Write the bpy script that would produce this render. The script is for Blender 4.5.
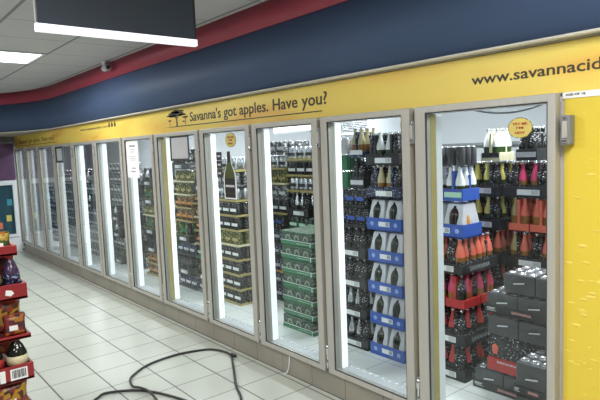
import bpy, bmesh, math, random
from mathutils import Vector, Matrix
random.seed(4)
for o in list(bpy.data.objects): bpy.data.objects.remove(o, do_unlink=True)
S = bpy.context.scene
COL = S.collection
R = math.radians

# ---------------------------------------------------------------- camera, world, lights, exposure
FOC, YAW, PIT, ROL = 551.3, 0.6873, 0.0932, -0.0392
cd = bpy.data.cameras.new('camera'); cam = bpy.data.objects.new('camera', cd); COL.objects.link(cam)
cd.sensor_width = 36.0; cd.lens = 36.0*FOC/600.0; cd.clip_start = .02; cd.clip_end = 80
fw = Vector((-math.cos(YAW)*math.cos(PIT), math.sin(YAW)*math.cos(PIT), -math.sin(PIT)))
r0 = fw.cross(Vector((0, 0, 1))).normalized(); u0 = r0.cross(fw)
rr = math.cos(ROL)*r0 + math.sin(ROL)*u0; uu = -math.sin(ROL)*r0 + math.cos(ROL)*u0
m = Matrix((rr, uu, -fw)).transposed().to_4x4(); m.translation = (0, -2.347, 1.641)
cam.matrix_world = m
S.camera = cam

w = bpy.data.worlds.new('world'); S.world = w; w.use_nodes = True
w.node_tree.nodes['Background'].inputs[0].default_value = (.80, .88, 1, 1)
w.node_tree.nodes['Background'].inputs[1].default_value = .10

S.view_settings.view_transform = 'Standard'; S.view_settings.look = 'None'
S.view_settings.gamma = 1; S.view_settings.use_curve_mapping = False
S.view_settings.exposure = 0.08

def area(name, loc, sx, sy, power, col=(.93, .97, 1), rot=(0, 0, 0)):
    l = bpy.data.lights.new(name, 'AREA'); l.shape = 'RECTANGLE'; l.size = sx; l.size_y = sy
    l.energy = power; l.color = col
    o = bpy.data.objects.new(name, l); o.location = loc; o.rotation_euler = rot; COL.objects.link(o)
TROFFERS = [(-6.11, -1.38), (-2.86, -2.68), (-.26, -1.38), (-8.4, -3.4), (-5.4, -4.2), (-.3, -4.3), (1.6, -2.7)]
for i, (x, y) in enumerate(TROFFERS):
    area('ceiling_light_lamp', (x, y, 2.635), .58, 1.2, 47, (1, .99, .965))
COLD = [(-1.6, 1.25), (-3.4, 1.25), (-5.2, 1.25), (-7.0, 1.25), (-8.8, 1.25), (-10.4, 1.25)]
for x, y in COLD:
    area('cold_room_lamp', (x, y, 2.21), 1.15, .12, 44, (.96, .99, 1))

# ---------------------------------------------------------------- helpers
MATS = {}
def mat(name, col, rough=.5, metal=0., noise=0., scale=8., bump=0., bscale=60., emit=0., spec=.5, stretch=None):
    if name in MATS: return MATS[name]
    M = bpy.data.materials.new(name); M.use_nodes = True; nt = M.node_tree; N = nt.nodes; L = nt.links
    b = N['Principled BSDF']; c = (*col, 1)
    b.inputs['Base Color'].default_value = c; b.inputs['Roughness'].default_value = rough
    b.inputs['Metallic'].default_value = metal; b.inputs['Specular IOR Level'].default_value = spec
    if emit:
        b.inputs['Emission Color'].default_value = c; b.inputs['Emission Strength'].default_value = emit
    tc = N.new('ShaderNodeTexCoord'); src = tc.outputs['Object']
    if stretch:
        mp = N.new('ShaderNodeMapping'); mp.inputs['Scale'].default_value = stretch; L.new(src, mp.inputs[0]); src = mp.outputs[0]
    if noise:
        n = N.new('ShaderNodeTexNoise'); n.inputs['Scale'].default_value = scale; n.inputs['Detail'].default_value = 4
        L.new(src, n.inputs['Vector'])
        mx = N.new('ShaderNodeMix'); mx.data_type = 'RGBA'
        mx.inputs['A'].default_value = tuple(max(0, v*(1-noise)) for v in col)+(1,)
        mx.inputs['B'].default_value = tuple(min(1, v*(1+noise)) for v in col)+(1,)
        L.new(n.outputs[0], mx.inputs['Factor']); L.new(mx.outputs['Result'], b.inputs['Base Color'])
    if bump:
        n2 = N.new('ShaderNodeTexNoise'); n2.inputs['Scale'].default_value = bscale; L.new(src, n2.inputs['Vector'])
        bp = N.new('ShaderNodeBump'); bp.inputs['Strength'].default_value = bump; bp.inputs['Distance'].default_value = .01
        L.new(n2.outputs[0], bp.inputs['Height']); L.new(bp.outputs[0], b.inputs['Normal'])
    MATS[name] = M
    return M

def tiles(name, col, grout, tx, ty, ox, oy, wx, wy, rough=.35, axes=('X', 'Y'), var=.05, grout2=None, bump=.15):
    """world-aligned tile grid: grout lines at ox+k*tx (constant first axis) and oy+k*ty"""
    M = bpy.data.materials.new(name); M.use_nodes = True; nt = M.node_tree; N = nt.nodes; L = nt.links
    b = N['Principled BSDF']; b.inputs['Roughness'].default_value = rough
    g = N.new('ShaderNodeNewGeometry'); sp = N.new('ShaderNodeSeparateXYZ'); L.new(g.outputs['Position'], sp.inputs[0])
    def line(axis, t, o, wd):
        s = N.new('ShaderNodeMath'); s.operation = 'SUBTRACT'; s.inputs[1].default_value = o; L.new(sp.outputs[axis], s.inputs[0])
        p = N.new('ShaderNodeMath'); p.operation = 'PINGPONG'; p.inputs[1].default_value = t/2; L.new(s.outputs[0], p.inputs[0])
        mr = N.new('ShaderNodeMapRange'); mr.inputs['From Min'].default_value = wd*.5; mr.inputs['From Max'].default_value = wd
        mr.inputs['To Min'].default_value = 1; mr.inputs['To Max'].default_value = 0
        L.new(p.outputs[0], mr.inputs['Value']); return mr.outputs[0]
    n = N.new('ShaderNodeTexNoise'); n.inputs['Scale'].default_value = 3.; n.inputs['Detail'].default_value = 6; L.new(g.outputs['Position'], n.inputs['Vector'])
    base = N.new('ShaderNodeMix'); base.data_type = 'RGBA'
    base.inputs['A'].default_value = tuple(v*(1-var) for v in col)+(1,); base.inputs['B'].default_value = tuple(min(1, v*(1+var)) for v in col)+(1,)
    L.new(n.outputs[0], base.inputs['Factor']); out = base.outputs['Result']
    for ax, t, o, wd, gc in ((axes[0], tx, ox, wx, grout2 or grout), (axes[1], ty, oy, wy, grout)):
        if not t: continue
        f = line(ax, t, o, wd)
        mx = N.new('ShaderNodeMix'); mx.data_type = 'RGBA'; mx.inputs['B'].default_value = (*gc, 1)
        L.new(f, mx.inputs['Factor']); L.new(out, mx.inputs['A']); out = mx.outputs['Result']
    L.new(out, b.inputs['Base Color'])
    n2 = N.new('ShaderNodeTexNoise'); n2.inputs['Scale'].default_value = 25.; L.new(g.outputs['Position'], n2.inputs['Vector'])
    bp = N.new('ShaderNodeBump'); bp.inputs['Strength'].default_value = bump; bp.inputs['Distance'].default_value = .004
    L.new(n2.outputs[0], bp.inputs['Height']); L.new(bp.outputs[0], b.inputs['Normal'])
    MATS[name] = M
    return M

def glass(name, tint=(.93, .97, .97)):
    M = bpy.data.materials.new(name); M.use_nodes = True; nt = M.node_tree; N = nt.nodes; L = nt.links
    N.remove(N['Principled BSDF']); out = N['Material Output']
    tr = N.new('ShaderNodeBsdfTransparent'); tr.inputs[0].default_value = (*tint, 1)
    gl = N.new('ShaderNodeBsdfGlossy'); gl.inputs['Roughness'].default_value = .03
    lw = N.new('ShaderNodeLayerWeight'); lw.inputs[0].default_value = .5
    p = N.new('ShaderNodeMath'); p.operation = 'POWER'; p.inputs[1].default_value = 5; L.new(lw.outputs['Facing'], p.inputs[0])
    ma = N.new('ShaderNodeMath'); ma.operation = 'MULTIPLY_ADD'; ma.inputs[1].default_value = .95; ma.inputs[2].default_value = .03; L.new(p.outputs[0], ma.inputs[0])
    mx = N.new('ShaderNodeMixShader'); L.new(ma.outputs[0], mx.inputs[0]); L.new(tr.outputs[0], mx.inputs[1]); L.new(gl.outputs[0], mx.inputs[2])
    L.new(mx.outputs[0], out.inputs[0]); MATS[name] = M
    return M

class MB:
    def __init__(s): s.bm = bmesh.new(); s.mats = []
    def mi(s, m):
        if m not in s.mats: s.mats.append(m)
        return s.mats.index(m)
    def _fin(s, faces, m, smooth=False):
        i = s.mi(m)
        for f in faces:
            f.material_index = i; f.smooth = smooth
    def box(s, x0, x1, y0, y1, z0, z1, m, bev=0., taper=None):
        vs = []
        for z in (z0, z1):
            k = taper if (taper and z == z1) else 0
            kx, ky = (k if isinstance(k, tuple) else (k, k))
            for x, y in ((x0+kx, y0+ky), (x1-kx, y0+ky), (x1-kx, y1-ky), (x0+kx, y1-ky)): vs.append(s.bm.verts.new((x, y, z)))
        q = [(3, 2, 1, 0), (4, 5, 6, 7), (0, 1, 5, 4), (1, 2, 6, 5), (2, 3, 7, 6), (3, 0, 4, 7)]
        fs = [s.bm.faces.new([vs[i] for i in f]) for f in q]
        s._fin(fs, m)
        if bev:
            es = list({e for f in fs for e in f.edges})
            r = bmesh.ops.bevel(s.bm, geom=es, offset=bev, segments=2, affect='EDGES', profile=.6)
            s._fin(r['faces'], m)
        return s
    def lathe(s, prof, c, m, n=14, smooth=True, axis='Z', mats=None):
        """prof = [(r, h), ...]; c = base centre"""
        rings = []
        for r, h in prof:
            ring = []
            for k in range(n):
                a = 2*math.pi*k/n; p = (r*math.cos(a), r*math.sin(a), h)
                if axis == 'X': p = (p[2], p[0], p[1])
                if axis == 'Y': p = (p[1], p[2], p[0])
                ring.append(s.bm.verts.new((c[0]+p[0], c[1]+p[1], c[2]+p[2])))
            rings.append(ring)
        for j in range(len(rings)-1):
            fs = [s.bm.faces.new((rings[j][k], rings[j][(k+1) % n], rings[j+1][(k+1) % n], rings[j+1][k])) for k in range(n)]
            s._fin(fs, mats[j] if mats else m, smooth)
        s._fin([s.bm.faces.new(rings[0][::-1])], mats[0] if mats else m); s._fin([s.bm.faces.new(rings[-1])], mats[-1] if mats else m)
        return s
    def tube(s, pts, r, m, n=8):
        pts = [Vector(p) for p in pts]; rings = []
        for i, p in enumerate(pts):
            t = (pts[min(i+1, len(pts)-1)]-pts[max(i-1, 0)]).normalized()
            a = t.cross(Vector((0, 0, 1)));
            if a.length < .05: a = t.cross(Vector((0, 1, 0)))
            a.normalize(); b = t.cross(a)
            rings.append([s.bm.verts.new(p + r*(math.cos(2*math.pi*k/n)*a + math.sin(2*math.pi*k/n)*b)) for k in range(n)])
        for j in range(len(rings)-1):
            s._fin([s.bm.faces.new((rings[j][k], rings[j][(k+1) % n], rings[j+1][(k+1) % n], rings[j+1][k])) for k in range(n)], m, True)
        s._fin([s.bm.faces.new(rings[0][::-1]), s.bm.faces.new(rings[-1])], m)
        return s
    def prism(s, poly, y0, y1, m, plane='XZ'):
        def P(a, b, d):
            return (a, d, b) if plane == 'XZ' else ((d, a, b) if plane == 'YZ' else (a, b, d))
        A = [s.bm.verts.new(P(a, b, y0)) for a, b in poly]; B = [s.bm.verts.new(P(a, b, y1)) for a, b in poly]
        n = len(poly)
        fs = [s.bm.faces.new(A), s.bm.faces.new(B[::-1])]
        fs += [s.bm.faces.new((A[k], B[k], B[(k+1) % n], A[(k+1) % n])) for k in range(n)]
        s._fin(fs, m)
        return s
    def mesh(s, name):
        bmesh.ops.recalc_face_normals(s.bm, faces=s.bm.faces[:])
        me = bpy.data.meshes.new(name); s.bm.to_mesh(me); s.bm.free()
        for m in s.mats: me.materials.append(m)
        return me
    def obj(s, name, parent=None, loc=None):
        return put(s.mesh(name), name, parent, loc)
def put(me, name, parent=None, loc=None):
    o = bpy.data.objects.new(name, me); COL.objects.link(o)
    if parent: o.parent = parent
    if loc: o.location = loc
    return o
def tag(o, label=None, cat=None, group=None, kind=None):
    if label:
        if len(label.split()) > 16: label = label.replace(' the ', ' ')
        if len(label.split()) > 16: print('LONG', len(label.split()), label)
        o['label'] = label
    if cat: o['category'] = cat
    if group: o['group'] = group
    if kind: o['kind'] = kind
    return o
def empty(name, loc, label=None, cat=None, group=None, rz=0):
    o = bpy.data.objects.new(name, None); o.empty_display_size = .05; COL.objects.link(o)
    o.location = loc; o.rotation_euler = (0, 0, rz); return tag(o, label, cat, group)
def dup(root):
    r = root.copy(); COL.objects.link(r)
    for ch in list(root.children):
        c = ch.copy(); COL.objects.link(c); c.parent = r
        for g in ch.children:
            d = g.copy(); COL.objects.link(d); d.parent = c
    return r
def struct(o): o['kind'] = 'structure'; return o

FONT = None
def text_mesh(txt, width, height, m, name='lettering', depth=.001, bold=0., facing='-Y', at=(0, 0, 0), slant=0., aspect=None):
    """lettering that fills width x height; lower-left corner (as read) at `at`"""
    cu = bpy.data.curves.new('txt', 'FONT'); cu.body = txt; cu.size = 1; cu.extrude = depth; cu.resolution_u = 3; cu.offset = bold
    o = bpy.data.objects.new('txt', cu); COL.objects.link(o)
    dg = bpy.context.evaluated_depsgraph_get(); me = bpy.data.meshes.new_from_object(o.evaluated_get(dg))
    bpy.data.objects.remove(o, do_unlink=True); bpy.data.curves.remove(cu)
    xs = [v.co.x for v in me.vertices]; ys = [v.co.y for v in me.vertices]
    x0, x1, y0, y1 = min(xs), max(xs), min(ys), max(ys)
    # height refers to the capital height (0.73 of the em), so the baseline stays at `at`
    sx = width/(x1-x0); sy = height/.73
    for v in me.vertices:
        a = (v.co.x-x0)*sx; b = v.co.y*sy; a += slant*b; d = v.co.z
        if facing == '-Y': v.co = Vector((at[0]+a, at[1]-d-depth, at[2]+b))
        elif facing == '+X': v.co = Vector((at[0]+d+depth, at[1]+a, at[2]+b))
        else: v.co = Vector((at[0]+a, at[1]+b, at[2]+d+depth))
    me.materials.clear(); me.materials.append(m); me.name = name
    return me

def text_width(txt):
    cu = bpy.data.curves.new('txt', 'FONT'); cu.body = txt; cu.size = 1
    o = bpy.data.objects.new('txt', cu); COL.objects.link(o)
    me = bpy.data.meshes.new_from_object(o.evaluated_get(bpy.context.evaluated_depsgraph_get()))
    xs = [v.co.x for v in me.vertices]
    bpy.data.objects.remove(o, do_unlink=True); bpy.data.curves.remove(cu); bpy.data.meshes.remove(me)
    return max(xs)-min(xs)
def text_words(txt, width, height, m, at, **kw):
    """one mesh per word, spaced as in the whole line"""
    full = text_width(txt); out = []; words = txt.split(' '); done = ''
    for wd_ in words:
        done = (done+' '+wd_).strip(); ww = text_width(wd_)*width/full; xe = text_width(done)*width/full
        out.append(text_mesh(wd_, ww, height, m, at=(at[0]+xe-ww, at[1], at[2]), **kw))
    return out

# ---------------------------------------------------------------- materials
ALU = mat('aluminium', (.47, .455, .415), .45, .35, .10, 5, .05, 90, stretch=(8, 8, .6))
ALU_D = mat('aluminium_dull', (.24, .23, .205), .45, .5, .15, 9)
RUBBER = mat('rubber', (.035, .036, .04), .6)
CHROME = mat('chrome', (.75, .76, .78), .16, 1)
GREY_PL = mat('grey_plastic', (.20, .21, .22), .4)
WHITE_PL = mat('white_plastic', (.80, .82, .84), .45, noise=.03)
WHITE_PAINT = mat('white_paint', (.78, .80, .83), .5, noise=.04, scale=3)
MULL = mat('mullion_white', (.82, .83, .86), .4, noise=.03)
MULL_Y = mat('mullion_yellow', (.46, .36, .13), .5, noise=.12)
MULL_T = mat('mullion_tan', (.50, .46, .41), .5, noise=.1)
LAMP = mat('lamp_cover', (.92, .96, 1), .4, emit=.6)
DIFF = mat('light_diffuser', (.95, .98, 1), .4, emit=5.)
BLUE_WALL = mat('navy_paint', (.050, .088, .178), .62, noise=.12, scale=1.5, bump=.03, bscale=120)
RED_WALL = mat('red_paint', (.33, .035, .065), .5, noise=.08, scale=2)
TRIM_W = mat('cream_trim', (.62, .60, .52), .5, noise=.06)
SOFFIT = mat('soffit_grey', (.36, .34, .30), .7, noise=.1, scale=4)
INK = mat('dark_ink', (.055, .045, .025), .55)
INK_SOFT = mat('soft_ink', (.10, .07, .03), .6)
WALL = mat('cream_wall', (.55, .56, .55), .7, noise=.05, scale=2)
COLDWALL = mat('cold_room_panel', (.50, .515, .54), .45, noise=.05, scale=1.5)
BLACK = mat('black_card', (.018, .018, .02), .42, noise=.2, scale=30)
def flecked(name, base, glint, rough=.25, scale=90, thr=.62, bump=.6):  # pale flecks painted into the colour stand in for glints on the packaging
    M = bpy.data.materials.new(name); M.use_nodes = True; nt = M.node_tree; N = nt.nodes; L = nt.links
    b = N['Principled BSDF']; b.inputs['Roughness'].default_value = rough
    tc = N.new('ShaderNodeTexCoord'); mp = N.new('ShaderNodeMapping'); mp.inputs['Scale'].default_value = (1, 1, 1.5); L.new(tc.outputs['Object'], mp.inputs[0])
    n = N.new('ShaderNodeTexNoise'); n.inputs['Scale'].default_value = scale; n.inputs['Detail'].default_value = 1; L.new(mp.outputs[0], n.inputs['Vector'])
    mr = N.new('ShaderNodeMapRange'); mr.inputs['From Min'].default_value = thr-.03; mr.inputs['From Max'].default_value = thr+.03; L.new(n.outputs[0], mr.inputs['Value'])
    mx = N.new('ShaderNodeMix'); mx.data_type = 'RGBA'; mx.inputs['A'].default_value = (*base, 1); mx.inputs['B'].default_value = (*glint, 1)
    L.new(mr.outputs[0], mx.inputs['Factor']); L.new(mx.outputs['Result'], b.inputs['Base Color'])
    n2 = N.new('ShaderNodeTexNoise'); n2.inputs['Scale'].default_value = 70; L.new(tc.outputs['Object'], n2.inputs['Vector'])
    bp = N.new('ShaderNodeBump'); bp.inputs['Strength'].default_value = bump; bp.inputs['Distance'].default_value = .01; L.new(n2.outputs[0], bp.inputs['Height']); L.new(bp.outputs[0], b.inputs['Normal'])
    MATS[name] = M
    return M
BLACKF = flecked('black_film', (.014, .014, .017), (.55, .55, .58), .16, 80, .66, .9)
BLACKF_OLD = mat('black_film_plain', (.032, .032, .036), .16, noise=.6, scale=45, bump=.9, bscale=90)
GREYF = mat('charcoal_film', (.068, .068, .073), .26, noise=.35, scale=20, bump=.4, bscale=40)
DGLASS = mat('dark_bottle_glass', (.014, .016, .012), .09, noise=.3)
GGLASS = mat('green_bottle_glass', (.03, .055, .015), .09, noise=.3)
AMBER = mat('amber_bottle_glass', (.26, .11, .02), .12, noise=.2)
CORAL = mat('coral_foil', (.75, .16, .10), .42, noise=.12, scale=30)
PINK = mat('pink_foil', (.52, .04, .12), .4, noise=.1, scale=30)
YELF = mat('yellow_foil', (.66, .58, .16), .4, noise=.1, scale=30)
REDF = mat('red_foil', (.45, .035, .035), .4, noise=.15, scale=30)
WHITE = mat('white_card', (.82, .83, .84), .5, noise=.03)
LILAC = mat('pearl_film', (.58, .58, .62), .3, noise=.12, scale=20, bump=.3, bscale=50)
BLUE = mat('blue_card', (.035, .10, .42), .4, noise=.12, scale=10)
NAVY = flecked('navy_film', (.016, .02, .06), (.30, .34, .55), .22, 60, .62)
GREEN = mat('green_card', (.03, .17, .075), .42, noise=.15, scale=10)
GREEN_D = flecked('dark_green_card', (.014, .035, .02), (.16, .22, .16), .4, 45, .57, .3)
GOLD = mat('gold_card', (.42, .34, .13), .42, noise=.2, scale=12)
CREAM = mat('cream_card', (.72, .66, .44), .5, noise=.1, scale=12)
SILVER = mat('silver_can', (.60, .62, .65), .25, .8, noise=.1)
GREYCARD = flecked('grey_card', (.075, .075, .08), (.48, .48, .50), .35, 42, .57, .5)
OLIVE = flecked('olive_film', (.045, .055, .02), (.55, .50, .16), .3, 60, .58)
BROWNF = flecked('brown_film', (.10, .03, .02), (.60, .38, .12), .3, 55, .56)
ORANGE = mat('orange_card', (.62, .26, .05), .45, noise=.25, scale=18)
PALEG = mat('pale_green_card', (.45, .72, .55), .45, noise=.1)
REDC = mat('red_card', (.27, .014, .02), .42, noise=.12, scale=10)
PANE = glass('clear_glass')

# ---------------------------------------------------------------- the setting
floor_m = tiles('floor_tiles', (.43, .448, .40), (.055, .06, .05), .33, .33, -3.829, -.351, .0058, .0066, rough=.33, grout2=(.12, .125, .105))
cold_floor = tiles('cold_floor_tiles', (.82, .83, .82), (.36, .37, .35), .33, .33, -3.7, .31, .004, .004, rough=.4)
kerb_m = tiles('kerb_tiles', (.265, .25, .205), (.11, .10, .08), .33, 0, -3.829, 0, .0035, 0, rough=.5, axes=('X', 'Z'), var=.28)
ceil_m = tiles('ceiling_tiles', (.52, .53, .55), (.20, .215, .24), .65, .65, -5.78, -.71, .009, .016, rough=.85, grout2=(.26, .28, .30), bump=.3)

struct(MB().box(-11.1, 3.1, -6.1, .02, -.06, 0, floor_m).obj('floor'))
struct(MB().box(-14.6, .3, .165, 2.6, -.03, .03, cold_floor).obj('floor_cold_room'))
struct(MB().box(-11.1, 3.1, -6.1, .12, 2.66, 2.72, ceil_m).obj('ceiling'))
struct(MB().box(-10.72, -1.126, .03, .16, 0, .154, kerb_m).obj('baseboard_right'))
mb = MB(); mb.box(-11.1, -1.126, .062, .14, 1.86, 2.66, COLDWALL).box(-1.115, 3.1, .062, .14, 0, 2.66, WALL); struct(mb.obj('wall_right'))
struct(MB().box(-11.2, -11.1, -6.1, .12, 0, 2.66, WALL).obj('wall_end'))
struct(MB().box(-11.1, 3.1, -6.2, -6.1, 0, 2.66, mat('left_wall_dim', (.16, .15, .15), .8, noise=.3, scale=1)).obj('wall_left'))
struct(MB().box(3.1, 3.2, -6.1, .12, 0, 2.66, mat('back_wall_dim', (.25, .25, .26), .8, noise=.2, scale=1)).obj('wall_back'))
struct(MB().box(-14.6, .3, 2.5, 2.6, .03, 2.3, COLDWALL).obj('wall_cold_room'))
struct(MB().box(.22, .3, .15, 2.5, .03, 2.3, COLDWALL).obj('wall_cold_room_side'))
struct(MB().box(-14.6, -14.5, .15, 2.5, .03, 2.3, COLDWALL).obj('wall_cold_room_end'))
struct(MB().box(-14.6, .3, .15, 2.6, 2.3, 2.36, COLDWALL).obj('ceiling_cold_room'))
struct(MB().box(-14.6, -11.1, .10, .15, .03, 2.3, COLDWALL).obj('wall_cold_room_front'))

# bulkhead that swings round the corner of the shop
X0, RAD = -8.2, 2.4
path = [(3.1, 0.)] + [(X0-RAD*math.sin(a), -RAD+RAD*math.cos(a)) for a in [math.pi/2*k/18 for k in range(19)]] + [(X0-RAD, -6.1)]
def band(z0, z1, off, th, m):
    inner = []; outer = []
    for i, (x, y) in enumerate(path):
        a = path[max(i-1, 0)]; b = path[min(i+1, len(path)-1)]
        t = Vector((b[0]-a[0], b[1]-a[1])).normalized(); n = Vector((-t.y, t.x))   # into the room
        if i == 0: n = Vector((0, -1))
        outer.append((x+n.x*off, y+n.y*off)); inner.append((x+n.x*(off-th), y+n.y*(off-th)))
    mb = MB(); N = len(path); V = []
    for pts in (outer, inner):
        V.append([[mb.bm.verts.new((p[0], p[1], z)) for p in pts] for z in (z0, z1)])
    for i in range(N-1):
        f = [mb.bm.faces.new((V[0][0][i], V[0][0][i+1], V[0][1][i+1], V[0][1][i])),
             mb.bm.faces.new((V[1][0][i], V[1][0][i+1], V[1][1][i+1], V[1][1][i])),
             mb.bm.faces.new((V[0][0][i], V[0][0][i+1], V[1][0][i+1], V[1][0][i])),
             mb.bm.faces.new((V[0][1][i], V[0][1][i+1], V[1][1][i+1], V[1][1][i]))]
        mb._fin(f, m, False)
        for q in f[:2]: q.smooth = True
    return mb
struct(band(2.068, 2.487, 0, .04, BLUE_WALL).obj('trim_1'))
struct(band(2.487, 2.66, .008, .04, RED_WALL).obj('trim_2'))
struct(band(2.056, 2.068, .010, .05, TRIM_W).obj('trim_3'))
poly = [(3.1, .06)] + [(x, y+.03) for x, y in path[:-1]] + [(path[-1][0]-.03, -6.1), (-11.1, -6.1), (-11.1, .06)]
struct(MB().prism([(a, b) for a, b in poly], 2.05, 2.065, SOFFIT, 'XY').obj('trim_4'))

# ---------------------------------------------------------------- cooler doors
XD = [-1.88, -2.631, -3.398, -4.175, -5.067, -5.868, -6.726, -7.558, -8.413, -9.268, -10.021, -10.80]
XR = [-1.128] + [XD[i]-.035 for i in range(11)]
ZB, ZT = .158, 1.833
NTH = ['nearest', 'second nearest', 'third nearest', 'fourth nearest', 'fifth nearest', 'sixth nearest', 'seventh nearest', 'eighth nearest', 'ninth nearest', 'tenth nearest', 'eleventh nearest', 'farthest']
EXTRA = ['the one beside the yellow wall', 'with stacked blue trays behind it', 'with stacked green cartons behind it', 'with the bottle sticker on its glass',
         'with the dark framed grey notice', 'with the long white notice', 'just left of the long white notice', 'between the two small far notices', 'with the small framed notice far down the aisle',
         'third from the far end of the row', 'second from the far end of the row', 'the last one before the end wall']
FW = .058
for i in range(12):
    x0, x1 = XD[i], XR[i]
    t = empty('cooler_door', ((x0+x1)/2, .025, ZB), f'aluminium framed glass cooler door, {NTH[i]} in the row, {EXTRA[i]}', 'cooler door', 'glass doors along the cold room')
    W2 = (x1-x0)/2; H = ZT-ZB
    mb = MB()
    fwl = FW if i else .066
    fwr = FW*.62 if i == 0 else FW*.95
    mb.box(-W2, -W2+fwl, -.025, .022, 0, H, ALU, .004).box(W2-fwr, W2, -.025, .022, 0, H, ALU, .004)
    mb.box(-W2+fwl-.004, W2-fwr+.004, -.0245, .022, H-.034, H, ALU, .004).box(-W2+fwl-.004, W2-fwr+.004, -.0245, .022, 0, .034, ALU, .004)
    mb.obj('frame', t)
    a, b, g = -W2+fwl, W2-fwr, .005
    mb = MB()
    mb.box(a, a+g, -.021, -.012, .034, H-.034, RUBBER).box(b-g, b, -.021, -.012, .034, H-.034, RUBBER)
    mb.box(a, b, -.0205, -.012, H-.034-g, H-.034, RUBBER).box(a, b, -.0205, -.012, .034, .034+g, RUBBER)
    mb.obj('gasket', t)
    MB().box(a+.001, b-.001, -.004, .002, .035, H-.035, PANE).obj('glass_pane', t)
    # hinge cartridge beside the upper right corner and pin hinge at the foot
    hx = W2+.0175 if i else W2+.042
    hw = .015 if i else .020
    hz = 1.53-ZB if i else 1.612-ZB
    hb = MB(); hz0 = 1.64-ZB if i else 1.612-ZB
    hb.box(hx-hw, hx+hw, -.03, .020, hz0, hz0+.125, GREY_PL, .006)
    h = hb.obj('upper_hinge', t)
    hb = MB(); hb.box(hx-hw*.55, hx+hw*.55, -.036, -.028, hz0+.03, hz0+.10, ALU, .003)
    hb.lathe([(.005, 0), (.006, .004), (.004, .008)], (hx, -.036, hz0+.112), CHROME, 8, axis='Y').box(hx-hw*.6, hx+hw*.6, -.036, -.028, hz0+.008, hz0+.024, CHROME, .002)
    hb.obj('hinge_cover', h)
    hb = MB(); hb.lathe([(.012, 0), (.012, .05), (.009, .055), (.009, .10), (.013, .105), (.013, .15), (.006, .16)], (hx, -.012, .02), CHROME, 10)
    hb.box(hx-.014, hx+.014, -.012, .020, .01, .19, GREY_PL, .003)
    hb.obj('lower_hinge', t)

# fixed frame behind the doors: mullions with lamps, header and sill
t = empty('cooler_door_frame', (-6, .1, .154), 'long white fixed frame with lit uprights behind the row of cooler doors', 'door frame')
MB().box(-10.95+6, -1.126+6, -.035, .05, 1.666, 1.678, ALU_D).obj('header_rail', t)
MB().box(-10.80+6, -1.13+6, -.045, .02, 1.642, 1.665, MULL).obj('light_header', t)
sill_m = mat('sill_strip', (.50, .51, .54), .4, noise=.1)
MB().box(-10.80+6, -1.13+6, -.035, .062, 0, .03, sill_m, .004).obj('sill', t)
dots = MB()
for i in range(12):
    n = 11
    for k in range(n):
        dots.lathe([(.011, 0), (.010, .004), (.005, .006)], (XD[i]+.085+(XR[i]-XD[i]-.17)*k/(n-1)+6, .035, .03), WHITE_PL, 7)
o = dots.obj('sill_studs', t); o['kind'] = 'stuff'
edges = [(XD[i], XR[i+1] if i < 11 else XD[i]-.06) for i in range(12)]
for i, (xr, xl) in enumerate(edges):
    a = xl-(FW*.6 if i < 11 else -.02); b = xr+(.060 if i else .068)-.004
    dm = .045 if i in (0, 4) else .022
    front = MULL_Y if i in (0, 4) else (MULL_T if i in (1, 2, 3, 8, 9, 10, 11) else MULL)
    fm = MB().box(a+6, b+6, -.0505, -.047+dm, 0, 1.64, front, .003).obj('mullion', t)
    MB().box(a+6+.004, b+6+.002, -.047+dm, -.047+dm+(.052 if i < 8 else .035), .0, 1.635, LAMP if 0 < i < 8 else MULL, .006).obj('mullion_light', fm)
MB().box(-1.17+6, -1.116+6, -.04, .06, 0, 1.665, MULL_T).obj('end_upright', t)

# ---------------------------------------------------------------- yellow header sign and wall poster
def banner_mat():
    M = bpy.data.materials.new('yellow_print'); M.use_nodes = True; nt = M.node_tree; N = nt.nodes; L = nt.links
    b = N['Principled BSDF']; b.inputs['Roughness'].default_value = .42
    g = N.new('ShaderNodeNewGeometry'); mp = N.new('ShaderNodeMapping'); mp.inputs['Scale'].default_value = (.55, 1, 2.2); L.new(g.outputs['Position'], mp.inputs[0])
    n = N.new('ShaderNodeTexNoise'); n.inputs['Scale'].default_value = 1.6; n.inputs['Detail'].default_value = 3; L.new(mp.outputs[0], n.inputs['Vector'])
    cr = N.new('ShaderNodeValToRGB'); cr.color_ramp.elements[0].position = .30; cr.color_ramp.elements[0].color = (.70, .37, .06, 1)
    cr.color_ramp.elements[1].position = .50; cr.color_ramp.elements[1].color = (.82, .63, .125, 1)
    e = cr.color_ramp.elements.new(.40); e.color = (.80, .53, .10, 1)
    L.new(n.outputs[0], cr.inputs[0]); L.new(cr.outputs[0], b.inputs['Base Color'])
    return M
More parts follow.
